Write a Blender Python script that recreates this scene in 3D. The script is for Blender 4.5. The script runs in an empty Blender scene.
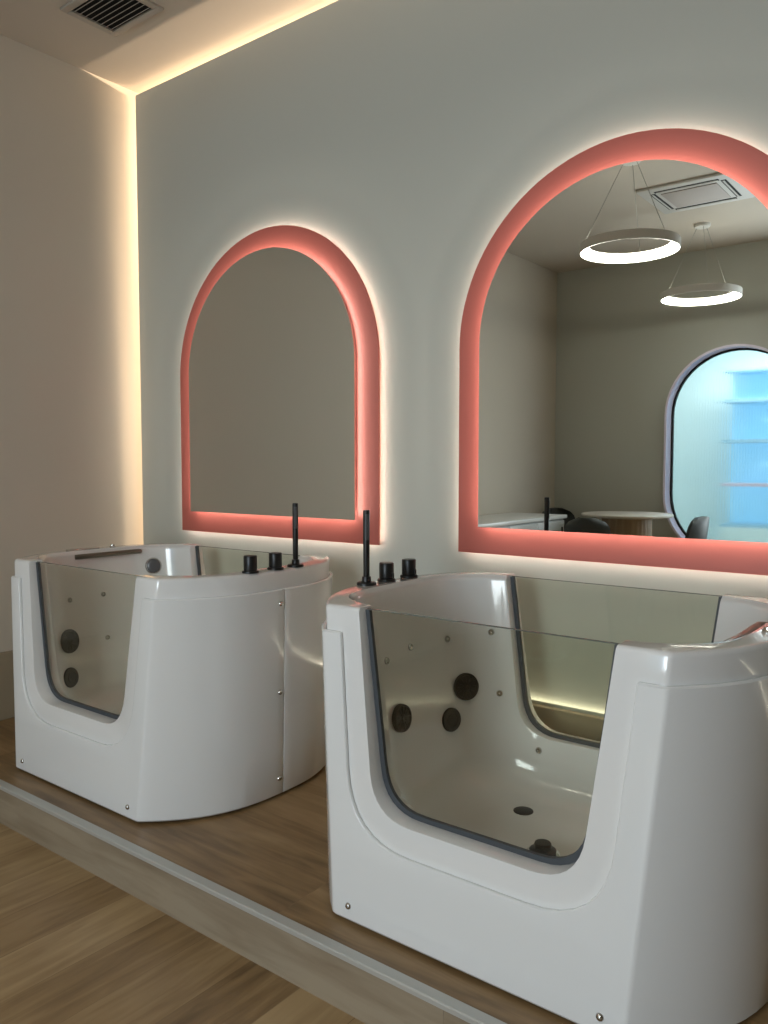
import bpy, bmesh, math, random
from mathutils import Vector, Matrix
from mathutils.bvhtree import BVHTree

S = bpy.context.scene
COL = S.collection
PI = math.pi
random.seed(4)

# ------------------------------------------------------------------ camera
cam_d = bpy.data.cameras.new('camera')
cam = bpy.data.objects.new('camera', cam_d)
COL.objects.link(cam)
cam.location = (0, 0, 1.464)
cam.rotation_euler = (math.radians(90 - 3.36), 0, math.radians(37.75))
cam_d.sensor_fit = 'VERTICAL'
cam_d.sensor_height = 36
cam_d.lens = 36 * 800 / 1024
cam_d.clip_start = 0.02
S.camera = cam

# ------------------------------------------------------------------ world, exposure
W = bpy.data.worlds.new('world')
S.world = W
W.use_nodes = True
W.node_tree.nodes['Background'].inputs[0].default_value = (.55, .6, .66, 1)
W.node_tree.nodes['Background'].inputs[1].default_value = 0.02
S.view_settings.view_transform = 'Standard'
S.view_settings.look = 'None'
S.view_settings.gamma = 1
S.view_settings.use_curve_mapping = False
S.view_settings.exposure = 0.82
S.cycles.max_bounces = 10
S.cycles.transparent_max_bounces = 24
S.cycles.sample_clamp_indirect = 4
S.cycles.caustics_reflective = False
S.cycles.caustics_refractive = False

# room dimensions (metres)
XL, XR = -4.04, 3.4          # left and right wall
YW = 2.84                    # front face of the mirror wall
YB = 4.15                    # solid wall behind the floating panel
YF = -2.84                   # far wall behind the camera
ZC = 3.61                    # ceiling
HP = 0.158                   # platform top
PF = 1.56                    # platform front edge

# ------------------------------------------------------------------ lights
def area(name, loc, rot, sx, sy, power, color, spread=PI):
    d = bpy.data.lights.new(name, 'AREA')
    d.shape = 'RECTANGLE'; d.size = sx; d.size_y = sy
    d.energy = power; d.color = color; d.spread = spread
    o = bpy.data.objects.new(name, d); COL.objects.link(o)
    o.location = loc; o.rotation_euler = rot
    return o
WARM = (1.0, .76, .54)
COOL = (.82, .92, 1.0)
# assumed daylight: unseen area light added behind the camera, no window built there
area('assumed_daylight_far', (-1.0, YF + .03, 1.7), (-PI / 2, 0, PI), 1.35, 2.0, 64, COOL)
# cove strips behind the floating mirror wall (left edge and top edge)
area('cove_left', (-3.59, YW + 1.20, 2.3), (-PI / 2, 0, 0), .014, 2.5, 38, WARM).rotation_euler = (-PI / 2, -.165, 0)
area('cove_top', (-.4, YW + 1.20, ZC - .205), (-PI / 2, 0, 0), 6.8, .014, 140, WARM)
area('ledge_tube', (-.9, 2.829, .530), (PI, 0, 0), 6.0, .012, 1.6, (1, .9, .7))
# assumed lamp, itself unseen, added to light the room behind the oval window
area('assumed_blue_room_lamp', (-1.6, -3.8, 3.05), (0, 0, 0), 2.5, .8, 62, (.90, .97, 1.0))

# ------------------------------------------------------------------ materials
def nodes(m):
    m.use_nodes = True
    nt = m.node_tree
    return nt, nt.nodes['Principled BSDF']
def mat(name, color, rough=.5, metal=0, coat=0, emis=None, es=0, bump=0, bscale=80, spec=.5):
    m = bpy.data.materials.new(name)
    nt, b = nodes(m)
    b.inputs['Base Color'].default_value = (*color, 1)
    b.inputs['Roughness'].default_value = rough
    b.inputs['Metallic'].default_value = metal
    b.inputs['Coat Weight'].default_value = coat
    b.inputs['Coat Roughness'].default_value = .05
    b.inputs['Specular IOR Level'].default_value = spec
    if emis:
        b.inputs['Emission Color'].default_value = (*emis, 1)
        b.inputs['Emission Strength'].default_value = es
    tc = nt.nodes.new('ShaderNodeTexCoord')
    n = nt.nodes.new('ShaderNodeTexNoise'); n.inputs['Scale'].default_value = bscale
    nt.links.new(tc.outputs['Object'], n.inputs['Vector'])
    if bump:
        bp = nt.nodes.new('ShaderNodeBump'); bp.inputs['Strength'].default_value = bump
        bp.inputs['Distance'].default_value = .004
        nt.links.new(n.outputs[0], bp.inputs['Height'])
        nt.links.new(bp.outputs[0], b.inputs['Normal'])
    else:                                   # faint roughness variation
        mr = nt.nodes.new('ShaderNodeMapRange')
        mr.inputs['To Min'].default_value = max(rough * .9, 0.0)
        mr.inputs['To Max'].default_value = rough * 1.1
        nt.links.new(n.outputs[0], mr.inputs[0])
        nt.links.new(mr.outputs[0], b.inputs['Roughness'])
    return m
def wood(name, cols, along, rough=.45, width=.19, length=1.25, seed=0., seam=.35):
    m = bpy.data.materials.new(name)
    nt, b = nodes(m); N = nt.nodes; L = nt.links
    g = N.new('ShaderNodeNewGeometry')
    sp = N.new('ShaderNodeSeparateXYZ'); L.new(g.outputs['Position'], sp.inputs[0])
    ad = N.new('ShaderNodeMath'); ad.operation = 'ADD'; ad.inputs[1].default_value = 20.03 + seed
    ad2 = N.new('ShaderNodeMath'); ad2.operation = 'ADD'; ad2.inputs[1].default_value = 20.11 + seed
    u, v = {'y': ('Y', 'X'), 'x': ('X', 'Y'), 'riser': ('X', 'Z'), 'z': ('Z', 'X')}[along]
    L.new(sp.outputs[u], ad.inputs[0]); L.new(sp.outputs[v], ad2.inputs[0])
    cb = N.new('ShaderNodeCombineXYZ'); L.new(ad.outputs[0], cb.inputs[0]); L.new(ad2.outputs[0], cb.inputs[1])
    br = N.new('ShaderNodeTexBrick')
    br.offset = .37; br.offset_frequency = 2; br.squash = 1
    br.inputs['Color1'].default_value = (0, 0, 0, 1); br.inputs['Color2'].default_value = (1, 1, 1, 1)
    br.inputs['Mortar'].default_value = (.5, .5, .5, 1)
    br.inputs['Scale'].default_value = 1
    br.inputs['Mortar Size'].default_value = .0012
    br.inputs['Brick Width'].default_value = length; br.inputs['Row Height'].default_value = width
    L.new(cb.outputs[0], br.inputs['Vector'])
    # grain: stretched noise shifted per plank
    mp = N.new('ShaderNodeMapping'); mp.inputs['Scale'].default_value = (2.2, 20, 1)
    L.new(cb.outputs[0], mp.inputs['Vector'])
    va = N.new('ShaderNodeVectorMath'); va.operation = 'MULTIPLY_ADD'
    va.inputs[1].default_value = (7, 3, 9); L.new(br.outputs['Color'], va.inputs[0]); L.new(mp.outputs[0], va.inputs[2])
    n1 = N.new('ShaderNodeTexNoise'); n1.inputs['Scale'].default_value = 1.3; n1.inputs['Detail'].default_value = 8
    n1.inputs['Distortion'].default_value = .6; L.new(va.outputs[0], n1.inputs['Vector'])
    mp2 = N.new('ShaderNodeMapping'); mp2.inputs['Scale'].default_value = (2.0, 4.5, 1)
    L.new(cb.outputs[0], mp2.inputs['Vector'])
    n2 = N.new('ShaderNodeTexNoise'); n2.inputs['Scale'].default_value = 1.2; n2.inputs['Detail'].default_value = 3
    L.new(mp2.outputs[0], n2.inputs['Vector'])
    mx = N.new('ShaderNodeMath'); mx.operation = 'MULTIPLY_ADD'; mx.inputs[1].default_value = .55
    L.new(n1.outputs[0], mx.inputs[0])
    m3 = N.new('ShaderNodeMath'); m3.operation = 'MULTIPLY'; m3.inputs[1].default_value = .28; L.new(br.outputs['Color'], m3.inputs[0])
    m4 = N.new('ShaderNodeMath'); m4.operation = 'MULTIPLY_ADD'; m4.inputs[1].default_value = .4; L.new(n2.outputs[0], m4.inputs[0]); L.new(m3.outputs[0], m4.inputs[2])
    L.new(m4.outputs[0], mx.inputs[2])
    cr = N.new('ShaderNodeValToRGB')
    cr.color_ramp.elements[0].position = .36; cr.color_ramp.elements[0].color = (*cols[0], 1)
    cr.color_ramp.elements[1].position = .80; cr.color_ramp.elements[1].color = (*cols[2], 1)
    e = cr.color_ramp.elements.new(.56); e.color = (*cols[1], 1)
    L.new(mx.outputs[0], cr.inputs[0])
    mm = N.new('ShaderNodeMix'); mm.data_type = 'RGBA'; mm.blend_type = 'MULTIPLY'
    fm = N.new('ShaderNodeMath'); fm.operation = 'MULTIPLY'; fm.inputs[1].default_value = seam
    L.new(br.outputs['Fac'], fm.inputs[0]); L.new(fm.outputs[0], mm.inputs[0])
    L.new(cr.outputs[0], mm.inputs[6]); mm.inputs[7].default_value = (.2, .15, .1, 1)
    # knots: sparse stretched cells with a dark heart
    mk = N.new('ShaderNodeMapping'); mk.inputs['Scale'].default_value = (.9, 2.6, 1); L.new(cb.outputs[0], mk.inputs['Vector'])
    dn = N.new('ShaderNodeVectorMath'); dn.operation = 'MULTIPLY_ADD'; dn.inputs[1].default_value = (.12, .12, 0)
    L.new(n1.outputs['Color'], dn.inputs[0]); L.new(mk.outputs[0], dn.inputs[2])
    vo = N.new('ShaderNodeTexVoronoi'); vo.inputs['Scale'].default_value = 1.5; L.new(dn.outputs[0], vo.inputs['Vector'])
    kr = N.new('ShaderNodeMapRange'); kr.inputs['From Min'].default_value = .02; kr.inputs['From Max'].default_value = .11
    kr.inputs['To Min'].default_value = .62; kr.inputs['To Max'].default_value = 0; L.new(vo.outputs['Distance'], kr.inputs[0])
    mk2 = N.new('ShaderNodeMix'); mk2.data_type = 'RGBA'; mk2.blend_type = 'MULTIPLY'
    L.new(kr.outputs[0], mk2.inputs[0]); L.new(mm.outputs[2], mk2.inputs[6]); mk2.inputs[7].default_value = (.35, .26, .18, 1)
    L.new(mk2.outputs[2], b.inputs['Base Color'])
    b.inputs['Roughness'].default_value = rough
    bp = N.new('ShaderNodeBump'); bp.inputs['Strength'].default_value = .08; bp.inputs['Distance'].default_value = .003
    L.new(n1.outputs[0], bp.inputs['Height']); L.new(bp.outputs[0], b.inputs['Normal'])
    return m
def pane_mat(name, tint, ribs=False):
    m = bpy.data.materials.new(name); m.use_nodes = True
    nt = m.node_tree; N = nt.nodes; L = nt.links
    N.remove(N['Principled BSDF']); out = N['Material Output']
    fr = N.new('ShaderNodeFresnel')
    geo = N.new('ShaderNodeNewGeometry'); ior = N.new('ShaderNodeMapRange')
    ior.inputs['To Min'].default_value = 1.38; ior.inputs['To Max'].default_value = 1 / 1.38   # same reflectance from both sides
    L.new(geo.outputs['Backfacing'], ior.inputs[0]); L.new(ior.outputs[0], fr.inputs[0])
    gl = N.new('ShaderNodeBsdfGlossy'); gl.inputs['Roughness'].default_value = .02
    gl.inputs['Color'].default_value = (.95, .97, .95, 1)
    mx = N.new('ShaderNodeMixShader')
    if ribs:
        tr = N.new('ShaderNodeBsdfRefraction'); tr.inputs['Roughness'].default_value = .22; tr.inputs['IOR'].default_value = 1.12
        tr.inputs['Color'].default_value = (*tint, 1)
        tp = N.new('ShaderNodeBsdfTransparent'); tp.inputs['Color'].default_value = (*tint, 1)
        mt = N.new('ShaderNodeMixShader'); mt.inputs[0].default_value = .45
        L.new(tr.outputs[0], mt.inputs[1]); L.new(tp.outputs[0], mt.inputs[2])
        tc = N.new('ShaderNodeTexCoord'); wv = N.new('ShaderNodeTexWave'); wv.bands_direction = 'X'
        wv.inputs['Scale'].default_value = 12; L.new(tc.outputs['Object'], wv.inputs['Vector'])
        bp = N.new('ShaderNodeBump'); bp.inputs['Strength'].default_value = .6; bp.inputs['Distance'].default_value = .008
        L.new(wv.outputs['Fac'], bp.inputs['Height'])
        L.new(bp.outputs[0], tr.inputs['Normal']); L.new(bp.outputs[0], gl.inputs['Normal'])
        t = mt
    else:
        t = N.new('ShaderNodeBsdfTransparent'); t.inputs['Color'].default_value = (*tint, 1)
    L.new(fr.outputs[0], mx.inputs[0]); L.new(t.outputs[0], mx.inputs[1]); L.new(gl.outputs[0], mx.inputs[2])
    L.new(mx.outputs[0], out.inputs['Surface'])
    return m

M = dict(
    wall=mat('matt_grey_green_paint', (.50, .515, .465), .75, bump=.05, bscale=140),
    warmwall=mat('matt_warm_white_paint', (.57, .515, .425), .75, bump=.05, bscale=140),
    brownwall=mat('low_bounce_brown_paint', (.22, .17, .12), .8, bump=.05, bscale=140),  # unseen right wall; dark brown invented to cut bounce light on the tubs
    ceil=mat('ceiling_paint', (.55, .49, .41), .8, bump=.04, bscale=120),
    ledge=mat('ledge_paint', (.34, .28, .19), .6),
    floor=wood('oak_floor', [(.15, .088, .037), (.28, .178, .082), (.43, .30, .155)], 'y', .42, .2, 1.3),
    plat=wood('oak_platform', [(.13, .075, .03), (.26, .16, .07), (.38, .25, .125)], 'x', .4, .23, 1.9, seed=.6, seam=.2),
    riser=wood('oak_riser', [(.09, .065, .04), (.22, .168, .11), (.33, .27, .19)], 'riser', .5, .8, 2.4, seed=.2),
    alu=mat('aluminium', (.50, .50, .47), .42, .3),
    acrylic=mat('white_acrylic', (.80, .80, .785), .13, coat=.6),
    skirt=mat('white_acrylic_skirt', (.80, .81, .80), .16, coat=.5),
    black=mat('black_metal', (.006, .006, .006), .4),
    jetblack=mat('black_plastic', (.014, .011, .008), .4),
    chrome=mat('chrome', (.62, .6, .57), .12, 1),
    bronze=mat('dark_brushed_metal', (.20, .18, .15), .3, 1),
    seal=mat('grey_rubber_seal', (.055, .062, .070), .5),
    glass=pane_mat('tub_glass', (.94, .945, .91)),
    edge=mat('glass_edge', (.12, .15, .14), .2),
    coral=mat('coral_paint', (.45, .118, .092), .5, bump=.03, bscale=200),
    mirror=mat('mirror_silver', (.80, .82, .78), .0, 1),
    led=mat('warm_led', (1, 1, 1), .5, emis=(1, .92, .78), es=12),
    ledm=mat('mirror_led', (1, 1, 1), .5, emis=(1, .90, .80), es=21),
    ringwhite=mat('ring_white', (.75, .74, .70), .4),
    ringled=mat('ring_diffuser', (1, 1, 1), .5, emis=(1, .96, .84), es=7),
    cable=mat('steel_cable', (.5, .5, .48), .3, 1),
    vent=mat('vent_enamel', (.42, .38, .33), .5),
    dark=mat('dark_void', (.012, .011, .01), .8),
    acwhite=mat('ac_plastic', (.66, .65, .62), .45),
    acgrille=mat('ac_grille', (.48, .43, .40), .6),
    lilac=mat('lilac_frame', (.82, .77, .93), .45),
    ribbed=pane_mat('ribbed_glass', (.92, .97, .98), ribs=True),
    blueroom=mat('pale_blue_paint', (.74, .82, .82), .8),
    bluelight=mat('blue_light_box', (.3, .6, .9), .5, emis=(.30, .66, .92), es=.40),
    cyanlight=mat('cyan_light_tube', (.6, .9, 1), .5, emis=(.6, .95, .9), es=.9),
    shelf=mat('blue_shelf', (.35, .55, .70), .4),
    pinkshelf=mat('pink_shelf', (.72, .58, .70), .4),
    whitetop=mat('white_worktop', (.72, .72, .70), .3),
    cabinet=mat('cabinet_front', (.52, .53, .52), .4),
    chair=mat('dark_chair_shell', (.035, .04, .038), .45),
    chairleg=mat('chair_leg_metal', (.03, .03, .03), .4),
    fluted=wood('fluted_wood', [(.28, .19, .11), (.40, .29, .18), (.50, .38, .25)], 'z', .5, .5, 3),
    tabletop=mat('table_top', (.64, .60, .53), .35),
)

# ------------------------------------------------------------------ helpers
def link(name, bm, m, parent=None, smooth=None, loc=None):
    me = bpy.data.meshes.new(name)
    bmesh.ops.recalc_face_normals(bm, faces=bm.faces)
    bm.to_mesh(me); bm.free()
    o = bpy.data.objects.new(name, me); COL.objects.link(o)
    if m: me.materials.append(m)
    if parent: o.parent = parent
    if loc: o.location = loc
    if smooth is not None:
        me.shade_smooth()
        me.set_sharp_from_angle(angle=math.radians(smooth))
    return o
def tag(o, label=None, cat=None, group=None, kind=None):
    for k, v in (('label', label), ('category', cat), ('group', group), ('kind', kind)):
        if v: o[k] = v
    return o
def empty(name, loc, rz=0):
    o = bpy.data.objects.new(name, None); COL.objects.link(o)
    o.location = loc; o.rotation_euler = (0, 0, rz); o.empty_display_size = .1
    return o
def struct(name, bm, m, parent=None, smooth=None):
    o = link(name, bm, m, parent, smooth)
    if not parent: o['kind'] = 'structure'
    return o
def box(bm, x0, x1, y0, y1, z0, z1, bev=0, seg=2):
    r = bmesh.ops.create_cube(bm, size=1, matrix=Matrix.LocRotScale(
        ((x0 + x1) / 2, (y0 + y1) / 2, (z0 + z1) / 2), None, (x1 - x0, y1 - y0, z1 - z0)))
    if bev:
        es = list({e for v in r['verts'] for e in v.link_edges})
        bmesh.ops.bevel(bm, geom=es, offset=bev, segments=seg, affect='EDGES', profile=.5)
    return bm
def B(*a, **k): return box(bmesh.new(), *a, **k)
def prism(bm, pts, d0, d1, axis='y'):
    """closed polygon given as (a, b) pairs extruded along an axis"""
    def P(a, b, d): return {'y': (a, d, b), 'z': (a, b, d), 'x': (d, a, b)}[axis]
    v0 = [bm.verts.new(P(a, b, d0)) for a, b in pts]
    v1 = [bm.verts.new(P(a, b, d1)) for a, b in pts]
    n = len(pts)
    bm.faces.new(v0); bm.faces.new(v1[::-1])
    for i in range(n):
        bm.faces.new((v0[i], v1[i], v1[(i + 1) % n], v0[(i + 1) % n]))
    return bm
def lathe(bm, prof, n=32, mtx=None):
    """profile (r, z) revolved about z; end rings of zero radius collapse to a point"""
    rings = []
    for r, z in prof:
        if r < 1e-6: rings.append([bm.verts.new((0, 0, z))])
        else: rings.append([bm.verts.new((r * math.cos(2 * PI * i / n), r * math.sin(2 * PI * i / n), z)) for i in range(n)])
    for a, b in zip(rings, rings[1:]):
        for i in range(n):
            j = (i + 1) % n
            if len(a) == 1 and len(b) == 1: break
            if len(a) == 1: bm.faces.new((a[0], b[i], b[j]))
            elif len(b) == 1: bm.faces.new((a[i], a[j], b[0]))
            else: bm.faces.new((a[i], a[j], b[j], b[i]))
    if mtx:
        vs = [v for r in rings for v in r]
        bmesh.ops.transform(bm, matrix=mtx, verts=vs)
    return bm
def tube(bm, pts, r, n=10, cap=True):
    pts = [Vector(p) for p in pts]
    rr = r if isinstance(r, (list, tuple)) else [r] * len(pts)
    rings = []
    up = Vector((0, 0, 1))
    for i, p in enumerate(pts):
        t = (pts[min(i + 1, len(pts) - 1)] - pts[max(i - 1, 0)]).normalized()
        a = t.cross(up)
        if a.length < 1e-3: a = t.cross(Vector((1, 0, 0)))
        a.normalize(); b = t.cross(a)
        rings.append([bm.verts.new(p + (a * math.cos(2 * PI * k / n) + b * math.sin(2 * PI * k / n)) * rr[i]) for k in range(n)])
    for a, b in zip(rings, rings[1:]):
        for k in range(n):
            bm.faces.new((a[k], a[(k + 1) % n], b[(k + 1) % n], b[k]))
    if cap:
        bm.faces.new(rings[0][::-1]); bm.faces.new(rings[-1])
    return bm
def aligned(p, nrm):
    q = Vector(nrm).to_track_quat('Z', 'Y')
    return Matrix.LocRotScale(Vector(p), q, None)
def stadium(cx, z0, z1, hw, n=24):
    zc0, zc1 = z0 + hw, z1 - hw
    pts = [(cx + hw * math.cos(a), zc1 + hw * math.sin(a)) for a in [PI * i / n for i in range(n + 1)]]
    pts += [(cx + hw * math.cos(a), zc0 + hw * math.sin(a)) for a in [PI + PI * i / n for i in range(n + 1)]]
    return pts
def arch(cx, hw, z0, ztop, n=48):
    zs = ztop - hw
    return [(cx - hw, z0), (cx + hw, z0)] + [(cx + hw * math.cos(PI * i / n), zs + hw * math.sin(PI * i / n)) for i in range(n + 1)]
def boolean(o, cutter, op='DIFFERENCE'):
    m = o.modifiers.new('b', 'BOOLEAN'); m.operation = op; m.solver = 'EXACT'; m.object = cutter
    bake(o)
    me = cutter.data
    bpy.data.objects.remove(cutter); bpy.data.meshes.remove(me)
def bake(o):
    dg = bpy.context.evaluated_depsgraph_get(); dg.update()
    me = bpy.data.meshes.new_from_object(o.evaluated_get(dg))
    old = o.data; nm = old.name
    o.modifiers.clear(); o.data = me; bpy.data.meshes.remove(old); me.name = nm
def bevel(o, w, ang=35, seg=2):
    m = o.modifiers.new('v', 'BEVEL'); m.width = w; m.segments = seg; m.limit_method = 'ANGLE'
    m.angle_limit = math.radians(ang); m.use_clamp_overlap = True; m.miter_outer = 'MITER_ARC'
    bake(o)
def smooth(o, ang=35):
    o.data.shade_smooth(); o.data.set_sharp_from_angle(angle=math.radians(ang))
def ring_plate(bm, outer, inner, d0, d1):
    """flat ring between two outlines with equal counts (x, z), extruded along y"""
    n = len(outer)
    def vs(p, d): return [bm.verts.new((a, d, b)) for a, b in p]
    o0, o1, i0, i1 = vs(outer, d0), vs(outer, d1), vs(inner, d0), vs(inner, d1)
    for k in range(n):
        j = (k + 1) % n
        for q in ((o0[k], o0[j], i0[j], i0[k]), (o1[k], i1[k], i1[j], o1[j]),
                  (o0[k], o1[k], o1[j], o0[j]), (i0[k], i0[j], i1[j], i1[k])):
            bm.faces.new(q)
    return bm

# ------------------------------------------------------------------ setting
struct('floor', B(XL - .1, XR + .1, YF - .1, YB + .1, -.1, 0), M['floor'])
struct('ceiling', B(XL - .1, XR + .1, YF - .1, YB + .1, ZC, ZC + .1), M['ceil'])
struct('wall_left', B(XL - .1, XL, YF, YB, 0, ZC), M['warmwall'])
struct('wall_right', B(XR, XR + .1, YF, YB, 0, ZC), M['brownwall'])
struct('wall_back', B(XL, XR, YB, YB + .1, 0, ZC), M['warmwall'])
# the floating panel that carries the mirrors, a slot left open beside and above it
wp = struct('wall_mirror_side', B(XL + .05, XR, YW, YW + .02, HP, ZC - .045), M['wall'])
wf = struct('wall_far', B(XL, XR, YF - .1, YF, 0, ZC), M['wall'])
WX, WZ0, WZ1, WH = -2.108, .505, 2.632, .66
cut = link('cutter', prism(bmesh.new(), stadium(WX, WZ0 + .02, WZ1 - .02, WH - .02), YF - .2, YF + .1), None)
boolean(wf, cut); wf['kind'] = 'structure'

# raised platform
pl = empty('floor_platform', ((XL + XR) / 2, PF, 0)); pl['kind'] = 'structure'
def rel(o, par):
    o.parent = par; o.matrix_parent_inverse = Matrix.Translation(par.location).inverted()
    return o
rel(link('platform_top', B(XL, XR, PF + .02, YB, HP - .018, HP), M['plat']), pl)
rel(link('riser', B(XL, XR, PF + .006, PF + .02, 0, HP - .002), M['riser']), pl)
bm = bmesh.new()
prism(bm, [(PF - .001, HP - .010), (PF + .0055, HP - .010), (PF + .0055, HP + .0005), (PF + .036, HP + .0005), (PF + .036, HP + .003), (PF + .003, HP + .004), (PF - .001, HP + .001)], XL, XR, 'x')
rel(link('edge_trim', bm, M['alu']), pl)

# ledges that box in the foot of both walls
struct('trim_1', B(YW and XL + .04, XR, YW - .028, YW - .001, HP, .520, bev=.004), M['ledge'])
struct('trim_2', B(XL, XL + .03, 1.0, YW - .029, HP, .505, bev=.004), M['ledge'])

# oval window in the far wall with the lit room behind it
w1 = empty('window_1', (WX, YF, WZ0)); w1['kind'] = 'structure'
bm = ring_plate(bmesh.new(), stadium(WX, WZ0 - .0, WZ1 + .0, WH), stadium(WX, WZ0 + .022, WZ1 - .022, WH - .022), YF - .10, YF + .13)
rel(link('window_frame', bm, M['lilac'], smooth=40), w1)
bm = ring_plate(bmesh.new(), stadium(WX, WZ0 + .021, WZ1 - .021, WH - .021), stadium(WX, WZ0 + .040, WZ1 - .040, WH - .040), YF - .06, YF - .02)
rel(link('window_seal', bm, M['dark'], smooth=40), w1)
rel(link('window_pane', prism(bmesh.new(), stadium(WX, WZ0 + .035, WZ1 - .035, WH - .035), YF - .045, YF - .037), M['ribbed']), w1)
# the neighbouring room
struct('wall_beyond', B(-4.0, .6, -5.0, -4.9, 0, 3.2), M['blueroom'])
struct('wall_beyond_left', B(-4.1, -4.0, -4.9, YF - .1, 0, 3.2), M['blueroom'])
struct('wall_beyond_right', B(.6, .7, -4.9, YF - .1, 0, 3.2), M['blueroom'])
struct('floor_beyond', B(-4.0, .6, -4.9, YF - .1, -.1, 0), M['blueroom'])
struct('ceiling_beyond', B(-4.0, .6, -4.9, YF - .1, 3.1, 3.2), M['blueroom'])

# ------------------------------------------------------------------ bathtub
HB = .90
def hy(z): return .516 - .040 * z / HB   # half depth
def plan(a, b, h, inset=0., n=30, corner=.009):
    """closed outline: flat front and back, bulging sides; a = half width at the corners, b = at the middle"""
    a, b, h = a - .46 * inset, b - inset, h - inset
    side = []
    for i in range(n + 1):
        t = -math.cos(PI * i / n)
        side.append(Vector((a + (b - a) * (1 - abs(t) ** 2.8), h * t)))
    # soften the corners
    def cornered(s):
        c0, c1 = s[0], s[-1]
        d0 = (s[2] - s[0]).normalized(); d1 = (s[-3] - s[-1]).normalized()
        def q(pa, pc, pb): return [(1 - u) ** 2 * pa + 2 * u * (1 - u) * pc + u * u * pb for u in (0, .25, .5, .75, 1)]
        start = q(Vector((c0.x - corner, c0.y)), c0, c0 + d0 * corner)
        end = q(c1 + d1 * corner, c1, Vector((c1.x - corner, c1.y)))
        mid = [p for p in s if (p - c0).length > corner * 1.25 and (p - c1).length > corner * 1.25]
        return start, mid, end
    st, mid, en = cornered(side)
    # resample the middle to a fixed count
    def resample(ps, k):
        L = [0]
        for p, q_ in zip(ps, ps[1:]): L.append(L[-1] + (q_ - p).length)
        out = []
        for i in range(k):
            d = L[-1] * i / (k - 1); j = max(x for x in range(len(L)) if L[x] <= d + 1e-9); j = min(j, len(ps) - 2)
            out.append(ps[j].lerp(ps[j + 1], (d - L[j]) / (L[j + 1] - L[j])))
        return out
    right = st + resample([st[-1]] + mid + [en[0]], 27)[1:-1] + en
    pts = right + [Vector((-p.x, -p.y)) for p in right]
    return pts                                  # front right corner first, counter-clockwise
def ab(z): 
    u = z / HB
    return .430 + .077 * u, .663 + .02 * u
def oplan(z, inset=0.):
    a, b = ab(z)
    return plan(a, b, hy(z), inset)
def loft(bm, levels):
    rings = [[bm.verts.new((p[0], p[1], z)) for p in pts] for z, pts in levels]
    n = len(rings[0])
    for a, b in zip(rings, rings[1:]):
        for i in range(n):
            bm.faces.new((a[i], a[(i + 1) % n], b[(i + 1) % n], b[i]))
    bm.faces.new(rings[0][::-1]); bm.faces.new(rings[-1])
    return bm
FLOORZ = .125
def cav(b, h, e, n=72):
    out = []
    for i in range(n):
        t = 2 * PI * (i + .5) / n
        c, s = math.cos(t), math.sin(t)
        out.append((b * abs(c) ** (2 / e) * (1 if c > 0 else -1), h * abs(s) ** (2 / e) * (1 if s > 0 else -1)))
    return out
def cavity():
    bm = bmesh.new(); lv = []
    R = .13
    def dims(z):                                 # inside half sizes at height z, before the fillet
        u = (z - FLOORZ) / (HB - FLOORZ)
        return .47 + .105 * u ** .8, .392 + .014 * u, 3.2 + .9 * u
    for k in range(7):
        a = PI / 2 * k / 6
        z = FLOORZ + R * (1 - math.cos(a)); b, h, e = dims(z)
        off = R * (1 - math.sin(a))
        lv.append((z, cav(b - off * 1.3, h - off * .75, e)))
    for z in (.34, .45, .6, .72, .82, .878):
        b, h, e = dims(z); lv.append((z, cav(b, h, e)))
    for k in range(1, 5):
        a = PI / 2 * k / 4; z = .878 + .016 * math.sin(a) ; b, h, e = dims(.878)
        lv.append((z + .006 * (k == 4), cav(b + .016 * (1 - math.cos(a)), h + .016 * (1 - math.cos(a)), e)))
    b, h, e = dims(.878); lv.append((1.0, cav(b + .016, h + .016, e)))
    return loft(bm, lv)
def ushape(wt, wb, zb, r, top=1.1, n=8):
    """U window outline: half width wt at the rim, wb at the sill, corner radius r"""
    k = (wt - wb) / (HB - zb)
    def corner(sx):
        pc = Vector((sx * wb, zb)); ps = pc + Vector((sx * k, 1)).normalized() * r; pb = pc + Vector((-sx * r, 0))
        return [(1 - u) ** 2 * ps + 2 * u * (1 - u) * pc + u * u * pb for u in [i / n for i in range(n + 1)]]
    xt = wb + k * (top - zb)
    pts = [Vector((-xt, top))] + corner(-1) + corner(1)[::-1] + [Vector((xt, top))]
    return [(p.x, p.y) for p in pts]

bm = bmesh.new()
lv = [(z, oplan(z, .014)) for z in (.03, .2, .4, .6, .80, .84, .887)]
for k in range(1, 5):
    a = PI / 2 * k / 4
    lv.append((.887 + .013 * math.sin(a), oplan(.9, .014 + .013 * (1 - math.cos(a)))))
loft(bm, lv)
shell = link('shell', bm, M['acrylic'])
boolean(shell, link('cutter', cavity(), None))
bvh_src = shell.data.copy()
bmx = bmesh.new(); bmx.from_mesh(bvh_src); BV = BVHTree.FromBMesh(bmx)
WT, WB_, WZB, WR = .378, .305, .322, .125
boolean(shell, link('cutter', prism(bmesh.new(), ushape(WT, WB_, WZB, WR), -.7, .7), None))
bevel(shell, .006, 50)
smooth(shell, 32)

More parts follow.
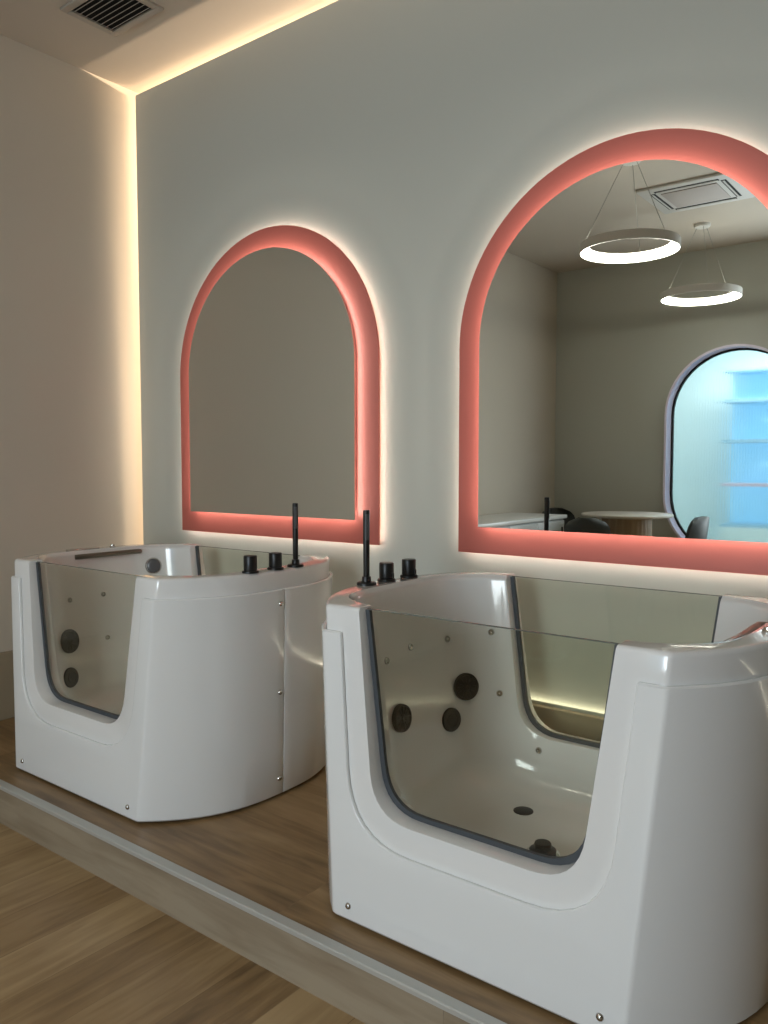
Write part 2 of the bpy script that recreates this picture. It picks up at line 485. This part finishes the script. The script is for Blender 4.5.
def skirt(side):
    """half of the outer cladding: side -1 = front, +1 = back"""
    zs = [.008, .016, .2, .4, .6, .78, .822, .827]
    bm = bmesh.new(); rows_o, rows_i = [], []
    for z in zs:
        off = .005 if z in (.008, .827) else 0.
        full = oplan(z, off)
        n = len(full); half = n // 2
        # right side list = full[0:half] goes front -> back at +x; left side goes back -> front at -x
        r, l = full[:half], full[half:]
        mid = half // 2
        if side < 0: seq = l[mid:] + r[:mid + 1]
        else: seq = r[mid:] + l[:mid + 1]
        fulli = oplan(z, .0137); ri, li = fulli[:half], fulli[half:]
        seqi = (li[mid:] + ri[:mid + 1]) if side < 0 else (ri[mid:] + li[:mid + 1])
        def trim_(s):
            s = list(s); 
            for e, nb in ((0, 1), (-1, -2)):
                d = (s[nb] - s[e]); s[e] = s[e] + d.normalized() * .0012
            return s
        rows_o.append([bm.verts.new((p.x, p.y, z)) for p in trim_(seq)])
        rows_i.append([bm.verts.new((p.x, p.y, z)) for p in trim_(seqi)])
    m = len(rows_o[0])
    for k in range(len(zs) - 1):
        for i in range(m - 1):
            bm.faces.new((rows_o[k][i], rows_o[k][i + 1], rows_o[k + 1][i + 1], rows_o[k + 1][i]))
            bm.faces.new((rows_i[k][i], rows_i[k + 1][i], rows_i[k + 1][i + 1], rows_i[k][i + 1]))
        for e in (0, -1):
            bm.faces.new((rows_o[k][e], rows_o[k + 1][e], rows_i[k + 1][e], rows_i[k][e]))
    for k in (0, -1):
        for i in range(m - 1):
            bm.faces.new((rows_o[k][i], rows_o[k][i + 1], rows_i[k][i + 1], rows_i[k][i]))
    o = link('front_panel' if side < 0 else 'back_panel', bm, M['skirt'])
    boolean(o, link('cutter', prism(bmesh.new(), ushape(WT + .062, WB_ + .07, WZB - .078, .2), -.7, .7), None))
    bevel(o, .008, 50, 3)
    smooth(o, 32)
    return o
sk_f, sk_b = skirt(-1), skirt(1)

def hit(o, d):
    loc, nrm, i, dist = BV.ray_cast(Vector(o), Vector(d).normalized())
    return loc, nrm
def wall_fit(name, bmf, z, deg, m, par, smooth_=40, label=None, lift=0.):
    """fits a piece on the inner wall, found from the tub's axis at height z in direction deg"""
    loc, nrm = hit((0, 0, z), (math.cos(math.radians(deg)), math.sin(math.radians(deg)), 0))
    if nrm.dot(Vector((-loc.x, -loc.y, 0))) < 0: nrm = -nrm
    bm = bmf()
    bmesh.ops.transform(bm, matrix=aligned(loc + nrm * lift, nrm), verts=bm.verts)
    o = link(name, bm, m, par, smooth_)
    if label: o['label'] = label
    return o, loc, nrm
def jet_small():
    bm = bmesh.new(); lathe(bm, [(0, .004), (.003, .006), (.0055, .0035), (.0065, .006), (.010, .006), (.0125, .001), (.0125, -.006), (0, -.006)], 20); return bm
def jet_big(r):
    bm = bmesh.new()
    lathe(bm, [(0, .009), (r * .18, .011), (r * .25, .008), (r * .3, .006), (r * .8, .006), (r * .84, .010), (r * .96, .009), (r, .003), (r, -.024), (0, -.024)], 36)
    return bm
def jet_ribs(r):
    bm = bmesh.new()
    for k in range(12):
        a = 2 * PI * k / 12
        box(bm, r * .28, r * .82, -.0018, .0018, .004, .0095)
        bm.verts.ensure_lookup_table()
        bmesh.ops.rotate(bm, verts=bm.verts[-8:], cent=(0, 0, 0), matrix=Matrix.Rotation(a, 3, 'Z'))
    return bm
def grille_disc(r):
    bm = bmesh.new()
    lathe(bm, [(0, .007), (r * .5, .0075), (r * .52, .005), (r * .56, .005), (r * .58, .007), (r * .93, .006), (r, .001), (r, -.020), (0, -.020)], 32)
    return bm

def build_tub():
    """a tub whose controls stand on the rim at -x"""
    root = empty('bathtub', (0, 0, 0))
    for o in (shell, sk_f, sk_b): o.parent = root
    base = []
    fo = oplan(.03, .05)
    link('base', loft(bmesh.new(), [(0, fo), (.032, fo)]), M['dark'], root)
    # window panes, front and back
    for s in (-1, 1):
        y0, y1 = (-.430, -.422) if s < 0 else (.422, .430)
        g = ushape(WT - .001, WB_ - .001, WZB + .001, WR, top=.893)
        gp = link('glass_pane', prism(bmesh.new(), g, y0, y1), M['glass'], root)
        # polished top edge
        xt = g[0][0]
        link('pane_edge', B(xt + .004, -xt - .004, y0, y1, .8935, .8955), M['edge'], gp)
        # seal: a band following the U
        outer = ushape(WT, WB_, WZB, WR, top=.892); inner = ushape(WT - .0145, WB_ - .0145, WZB + .0145, WR - .007, top=.892)
        bm = bmesh.new(); n = len(outer)
        ya, yb = y0 - .002, y1 + .002
        rows = [[bm.verts.new((a, y, b)) for a, b in pl_] for pl_, y in ((outer, ya), (outer, yb), (inner, yb), (inner, ya))]
        for q in range(4):
            A, C_ = rows[q], rows[(q + 1) % 4]
            for i in range(n - 1): bm.faces.new((A[i], A[i + 1], C_[i + 1], C_[i]))
        for e in (0, -1): bm.faces.new([rw[e] for rw in rows])
        link('seal', bm, M['seal'], gp, 40)
    # knobs and shower holder on the rim
    for y, x in ((.14, -.638), (.012, -.642)):
        bm = bmesh.new(); lathe(bm, [(0, 0), (.032, 0), (.0325, .004), (.030, .008), (.022, .009), (0, .009)], 32)
        kb = link('knob_base', bm, M['black'], None, 40, loc=(x, y, HB))
        bm = bmesh.new(); lathe(bm, [(0, .009), (.0245, .009), (.0255, .013), (.0255, .062), (.024, .065), (.0, .065)], 36)
        box(bm, .022, .031, -.004, .004, .012, .030, .001)
        kn = link('control_knob', bm, M['black'], root, 40, loc=(x, y, HB))
        kb.parent = kn; kb.location = (0, 0, 0)
    bm = bmesh.new(); lathe(bm, [(0, 0), (.033, 0), (.0335, .005), (.031, .009), (.016, .011), (.015, .028), (.0, .028)], 32)
    link('shower_holder', bm, M['black'], root, 40, loc=(-.642, -.10, HB))
    # rim at +x: long chrome plate, small button, recessed grab bar
    link('control_plate', B(.603, .637, -.02, .14, HB - .001, HB + .006, bev=.0028), M['chrome'], root, 40)
    bm = bmesh.new(); lathe(bm, [(0, 0), (.0135, 0), (.014, .004), (.011, .006), (.010, .012), (0, .0125)], 24)
    link('air_button', bm, M['chrome'], root, 40, loc=(.617, -.10, HB))
    bar = []
    for i in range(13):
        z = .872
        yy = -.22 + .35 * i / 12
        loc, nrm = hit((0, yy, z), (1, 0, 0))
        if nrm.x > 0: nrm = -nrm
        bar.append(loc + nrm * (.020 if 0 < i < 12 else -.004))
    link('grab_bar', tube(bmesh.new(), bar, .012, 12), M['bronze'], root, 50)
    # jets
    def black_jet(deg, z, r, grille=True):
        if grille:
            o, l, n_ = wall_fit('massage_jet', lambda: jet_big(r), z, deg, M['jetblack'], root, lift=LIFT(deg))
            wall_fit('jet_grille', lambda: jet_ribs(r), z, deg, M['black'], o, lift=LIFT(deg))
        else:
            wall_fit('suction_grille', lambda: grille_disc(r), z, deg, M['jetblack'], root, lift=LIFT(deg))
    for deg, z, r, g in BLACK: black_jet(deg, z, r, g)
    for deg, z in SMALL: wall_fit('water_jet', jet_small, z, deg, M['chrome'], root)
    for deg, z, r in LAMP:
        o, l, n_ = wall_fit('chrome_ring', lambda: lathe(bmesh.new(), [(r * .82, -.004), (r * .82, .006), (r * .9, .009), (r, .004), (r, -.004)], 36), z, deg, M['chrome'], root)
        wall_fit('underwater_lamp', lambda: lathe(bmesh.new(), [(0, .010), (r * .4, .009), (r * .7, .006), (r * .82, .002), (r * .82, -.004), (0, -.004)], 36), z, deg, LAMPM, root)
    # drains in the floor
    bm = bmesh.new(); lathe(bm, [(0, .002), (.030, .002), (.034, .0), (.034, -.004), (0, -.004)], 28)
    link('floor_inlet', bm, M['jetblack'], root, 40, loc=(-.20, .205, FLOORZ + .002))
    dr = bmesh.new(); lathe(dr, [(0, .0015), (.03, .0015), (.046, .003), (.052, .001), (.052, -.004), (0, -.004)], 32)
    d = link('drain', dr, M['chrome'], root, 40, loc=(-.01, -.03, FLOORZ + .002))
    dc = bmesh.new(); lathe(dc, [(0, .004), (.040, .004), (.041, .012), (.030, .016), (.026, .018), (.026, .030), (.024, .034), (0, .035)], 28)
    link('drain_plug', dc, M['jetblack'], d, 40)
    # cladding screws
    def screw(p, nrm):
        bm = bmesh.new(); lathe(bm, [(0, .007), (.004, .0075), (.008, .005), (.010, .0005), (.010, -.003), (0, -.003)], 16)
        bmesh.ops.transform(bm, matrix=aligned(p, nrm), verts=bm.verts)
        link('screw', bm, M['chrome'], root, 40)
    for s in (-1, 1):
        for x in (-.375, .375): screw((x, s * (hy(.052) - .0005), .052), (0, s, 0))
        for z in (.075, .42, .77):
            a, b = ab(z)
            for sy in (-1, 1):
                if sy * s < 0: screw((s * (b - .0005), sy * .022, z), (s, 0, 0))
    return root
LAMPM = mat('lamp_lens', (.12, .12, .13), .25)
# directions from the tub axis (degrees, 0 = +x) and heights
LIFT = lambda deg: .008 if deg < 0 else .005     # bosses stand a little proud of the curved wall
BLACK = [(149.8, .492, .050, True), (157.5, .384, .043, False), (-172.5, .455, .047, True),
         (22, .493, .055, True), (24.6, .331, .046, False)]
SMALL = [(-168.3, .655), (177.2, .676), (156.4, .671), (139.5, .689), (136.9, .467), (121.4, .277),
         (18.4, .678), (0.1, .682), (-.2, .474)]
LAMP = [(-27.4, .794, .042)]

tub = build_tub()
TUBS = [((-1.058, 2.198), 0), ((-2.876, 2.206), PI)]
def copy_tree(o, parent=None):
    c = o.copy(); COL.objects.link(c); c.parent = parent
    for ch in list(o.children): copy_tree(ch, c)
    return c
tub2 = copy_tree(tub)
tub.location = (*TUBS[0][0], HP)
tub2.location = (*TUBS[1][0], HP); tub2.rotation_euler = (0, 0, PI)
tag(tub, 'nearer white acrylic bathtub with glass front, its black controls on its left rim', 'bathtub', 'white bathtubs with glass windows')
tag(tub2, 'farther white acrylic bathtub beside the left wall, its black controls on its right rim', 'bathtub', 'white bathtubs with glass windows')

# hand showers standing in the holders
def hand_shower(p, face, label):
    t = empty('hand_shower', p, face)
    bm = bmesh.new(); lathe(bm, [(0, 0), (.0095, 0), (.0105, .004), (.0115, .12), (.0115, .222), (.0105, .226), (0, .226)], 24)
    link('handle', bm, M['black'], t, 40)
    link('spray_face', B(.0085, .0125, -.0065, .0065, .125, .212, bev=.001), SPRAY, t, 40)
    tag(t, label, 'hand shower', 'black stick hand showers')
SPRAY = mat('grey_spray_face', (.07, .07, .072), .5, bump=.6, bscale=400)
for (cx, cy), rz, label in ((TUBS[0][0], 0, 'slim black stick hand shower upright on the rim of the nearer bathtub'),
                            (TUBS[1][0], PI, 'slim black stick hand shower upright on the rim of the farther bathtub')):
    q = Matrix.Rotation(rz, 3, 'Z') @ Vector((-.642, -.10, 0))
    hand_shower((cx + q.x, cy + q.y, HP + HB + .028), -.5 if rz == 0 else -.8, label)

# ------------------------------------------------------------------ lit arched mirrors
def ribbon(bm, pts, y0, y1, th=.002):
    """closed ribbon standing on an outline"""
    n = len(pts)
    a = [bm.verts.new((x, y0, z)) for x, z in pts]; b = [bm.verts.new((x, y1, z)) for x, z in pts]
    for i in range(n):
        j = (i + 1) % n
        bm.faces.new((a[i], a[j], b[j], b[i]))
    return bm
def lit_mirror(cx, label):
    t = empty('arched_mirror', (cx, YW, 1.105))
    Y = lambda y: y - YW
    z = lambda v: v - 1.105
    def A(hw, z0, z1): return [(x, zz - 1.105) for x, zz in arch(0, hw, z0, z1)]
    link('backing_board', prism(bmesh.new(), A(.69, 1.105, 2.625), Y(2.806), Y(2.813)), M['coral'], t, 30)
    link('mirror_glass', prism(bmesh.new(), A(.577, 1.215, 2.515), Y(2.774), Y(2.778)), M['mirror'], t, 30)
    link('led_strip', ribbon(bmesh.new(), A(.670, 1.125, 2.605), Y(2.814), Y(2.822)), M['led'], t)
    link('led_strip', ribbon(bmesh.new(), A(.562, 1.230, 2.500), Y(2.779), Y(2.787)), M['ledm'], t)
    link('spacer', B(-.45, .45, Y(2.813), 0, z(1.25), z(1.95)), M['dark'], t)
    link('spacer', B(-.45, .45, Y(2.778), Y(2.806), z(1.35), z(1.95)), M['dark'], t)
    tag(t, label, 'mirror', 'arched mirrors on coral boards')
lit_mirror(-2.893, 'backlit arched mirror on coral board above the farther bathtub, reflecting a plain wall')
lit_mirror(-1.092, 'backlit arched mirror on coral board above the nearer bathtub, reflecting ring lamps and oval window')

# ------------------------------------------------------------------ ceiling things
vt = empty('ceiling_vent', (-3.395, 2.295, ZC))
VW, VH = .195, .150
bm = bmesh.new()
for x0, x1, y0, y1 in ((-VW, VW, -VH, -VH + .036), (-VW, VW, VH - .036, VH), (-VW, -VW + .036, -VH + .036, VH - .036), (VW - .036, VW, -VH + .036, VH - .036)):
    box(bm, x0, x1, y0, y1, -.012, 0, .002)
link('vent_frame', bm, M['vent'], vt, 40)
link('vent_shade_sheet', B(-VW + .03, VW - .03, -VH + .03, VH - .03, -.002, 0), M['dark'], vt)  # flat near-black sheet, the shade inside the duct put into its colour
for k in range(8):
    y = -VH + .052 + k * (2 * VH - .104) / 7
    bm = B(-VW + .03, VW - .03, -.0105, .0105, -.001, .001)
    bmesh.ops.transform(bm, matrix=Matrix.Translation((0, y, -.0085)) @ Matrix.Rotation(math.radians(40), 4, 'X'), verts=bm.verts)
    link('slat', bm, M['vent'], vt)
tag(vt, 'rectangular metal ceiling vent with slanted slats near the left wall', 'vent')

def pendant(x, y, zr, label, phase):
    t = empty('ring_lamp', (x, y, zr))
    R = .342
    bm = bmesh.new(); lathe(bm, [(R, -.03), (R, .03), (R - .004, .034), (R - .048, .034), (R - .05, .032), (R - .05, .026), (R - .006, -.028), (R - .006, -.03), (R, -.03)], 96)
    link('ring', bm, M['ringwhite'], t, 40)
    bm = bmesh.new(); lathe(bm, [(R - .0065, -.0285), (R - .051, .0255), (R - .062, .0255), (R - .062, .018), (R - .012, -.0285), (R - .0065, -.0285)], 96)
    link('diffuser', bm, M['ringled'], t, 40)
    zc = ZC - zr
    bm = bmesh.new(); lathe(bm, [(0, 0), (.07, 0), (.07, -.018), (.062, -.028), (0, -.028)], 32)
    link('canopy', bm, M['ringwhite'], t, 40, loc=(0, 0, zc))
    for k in range(3):
        a = phase + 2 * PI * k / 3
        p0 = (.05 * math.cos(a), .05 * math.sin(a), zc - .027); p1 = ((R - .025) * math.cos(a), (R - .025) * math.sin(a), .033)
        link('cable', tube(bmesh.new(), [p0, p1], .0022, 6), M['cable'], t)
    tag(t, label, 'pendant lamp', 'ring lamps hanging from the ceiling')
pendant(-2.15, -.06, 3.0, 'white glowing ring pendant lamp, larger and higher of the two seen in the mirror', .4)
pendant(-2.21, -1.95, 2.985, 'white glowing ring pendant lamp, smaller and lower of the two, above the oval window', 1.1)

ac = empty('ceiling_air_conditioner', (-2.0, -1.055, ZC))
link('panel', B(-.36, .36, -.34, .34, -.022, 0, bev=.008), M['acwhite'], ac, 40)
bm = B(-.21, .21, -.20, .20, -.030, -.022, bev=.003)
link('intake_grille', bm, M['acgrille'], ac, 40)
for (x0, x1, y0, y1) in ((-.24, .24, .235, .275), (-.24, .24, -.275, -.235), (.245, .285, -.23, .23), (-.285, -.245, -.23, .23)):
    lo = link('slot_shade_strip', B(x0, x1, y0, y1, -.0235, -.021), M['dark'], ac)  # near-black strip on the panel paints the shade inside the slot
    if x1 - x0 > y1 - y0: link('louver', B(x0 + .01, x1 - .01, y0 + .006, y0 + .02, -.028, -.023), M['acwhite'], lo)
    else: link('louver', B(x0 + .012, x0 + .024, y0 + .01, y1 - .01, -.028, -.023), M['acwhite'], lo)
tag(ac, 'white square ceiling air conditioner seen in the mirror above the ring lamps', 'air conditioner')

# ------------------------------------------------------------------ furniture seen in the mirror
ct = empty('counter_cabinet', (-3.7, -1.05, 0))
link('body', B(-.325, .27, -.72, .95, .06, .94), M['cabinet'], ct)
link('plinth', B(-.325, .23, -.70, .93, 0, .06), M['dark'], ct)
link('worktop', B(-.328, .30, -.75, .98, .94, .975, bev=.004), M['whitetop'], ct, 40)
for k in range(3):
    y0 = -.71 + k * .553
    dr_ = link('door', B(.27, .288, y0, y0 + .547, .07, .925, bev=.002), M['cabinet'], ct, 40)
    link('handle', B(.288, .30, y0 + .05, y0 + .062, .7, .86, bev=.002), M['black'], dr_, 40)
tag(ct, 'long white-topped counter cabinet against the left wall, seen in the mirror', 'cabinet')

tb = empty('round_table', (-2.88, -2.02, 0))
bm = bmesh.new(); lathe(bm, [(0, .965), (.41, .965), (.428, .975), (.43, .99), (.42, .995), (0, .995)], 64)
link('table_top', bm, M['tabletop'], tb, 40)
fl = []
for k in range(96):
    a = 2 * PI * k / 96; r = .235 - .008 * abs(math.sin(a * 16))
    fl.append((r * math.cos(a), r * math.sin(a)))
link('pedestal', prism(bmesh.new(), fl, .02, .965, 'z'), M['fluted'], tb, 60)
bm = bmesh.new(); lathe(bm, [(0, 0), (.29, 0), (.29, .015), (.26, .022), (0, .022)], 48)
link('foot', bm, M['tabletop'], tb, 40)
tag(tb, 'round pale table with fluted wooden pedestal before the oval window', 'table')

def chair(x, y, rz, label):
    t = empty('shell_chair', (x, y, 0), rz)
    # back faces -y, sitter looks to -y ... shell back stands at +y
    bm = bmesh.new(); nu, nv = 14, 10; g0, g1 = [], []
    for i in range(nv + 1):
        v = i / nv; z = .60 + .385 * v
        hw = .215 * (1 - .10 * v) * (1 if v < .72 else math.sqrt(max(0.05, 1 - ((v - .72) / .30) ** 2)))
        r0, r1 = [], []
        for j in range(nu + 1):
            u = -1 + 2 * j / nu
            xx = hw * u; yy = .20 + .05 * v - .12 * u * u * (1 - .35 * v)
            r0.append(bm.verts.new((xx, yy, z))); r1.append(bm.verts.new((xx * 1.05, yy + .032, z + .006 * v)))
        g0.append(r0); g1.append(r1)
    for G, fl_ in ((g0, 0), (g1, 1)):
        for i in range(nv):
            for j in range(nu):
                q = (G[i][j], G[i][j + 1], G[i + 1][j + 1], G[i + 1][j]); bm.faces.new(q if fl_ else q[::-1])
    for i in range(nv):
        for j in (0, nu): bm.faces.new((g0[i][j], g0[i + 1][j], g1[i + 1][j], g1[i][j]))
    for j in range(nu):
        for i in (0, nv): bm.faces.new((g0[i][j], g0[i][j + 1], g1[i][j + 1], g1[i][j]))
    o = link('backrest', bm, M['chair'], t, 50)
    sp = []
    for k in range(40):
        a = 2 * PI * k / 40; c, s = math.cos(a), math.sin(a)
        sp.append((.225 * abs(c) ** .7 * (1 if c > 0 else -1), .215 * abs(s) ** .7 * (1 if s > 0 else -1)))
    bm = prism(bmesh.new(), sp, .585, .625, 'z')
    st = link('seat', bm, M['chair'], t); bevel(st, .012, 40, 3); smooth(st, 40)
    for sx in (-1, 1):
        for sy in (-1, 1):
            link('leg', tube(bmesh.new(), [(sx * .15, sy * .14, .587), (sx * .20, sy * .20, 0)], [.013, .009], 10), M['chairleg'], t, 50)
    fr = bmesh.new()
    q = [(.175, .17), (-.175, .17), (-.175, -.17), (.175, -.17)]
    for k in range(4):
        a_, b_ = q[k], q[(k + 1) % 4]
        tube(fr, [(*a_, .26), (*b_, .26)], .007, 8)
    link('footrest', fr, M['chairleg'], t, 50)
    tag(t, label, 'chair', 'dark high chairs around the round table')
chair(-3.00, -1.47, math.radians(-10), 'dark rounded high chair in front of the round table, its back to the tubs')
chair(-2.40, -2.05, math.radians(-90), 'dark high chair standing side-on before the oval window')
chair(-3.74, -2.46, math.radians(130), 'dark high chair behind the far end of the counter, mostly hidden')

# ------------------------------------------------------------------ lit display in the room behind the oval window
dp = empty('display_unit', (-2.02, -4.5, 0))
link('light_box', B(-.55, .9, -.05, 0, .75, 2.55), M['bluelight'], dp)
for k, z in enumerate((.75, 1.22, 1.72, 2.18, 2.53)):
    link('shelf', B(-.57, .92, 0, .32, z, z + .035), M['pinkshelf'] if k == 1 else M['shelf'], dp)
for z in (1.95, 1.45):
    link('light_tube', B(-.1, .7, .02, .06, z, z + .05, bev=.008), M['cyanlight'], dp)
link('plinth_cabinet', B(-.57, .92, -.05, .34, 0, .748, bev=.004), M['blueroom'], dp)
tag(dp, 'blue glowing display shelving blurred behind the ribbed glass of the oval window', 'display')
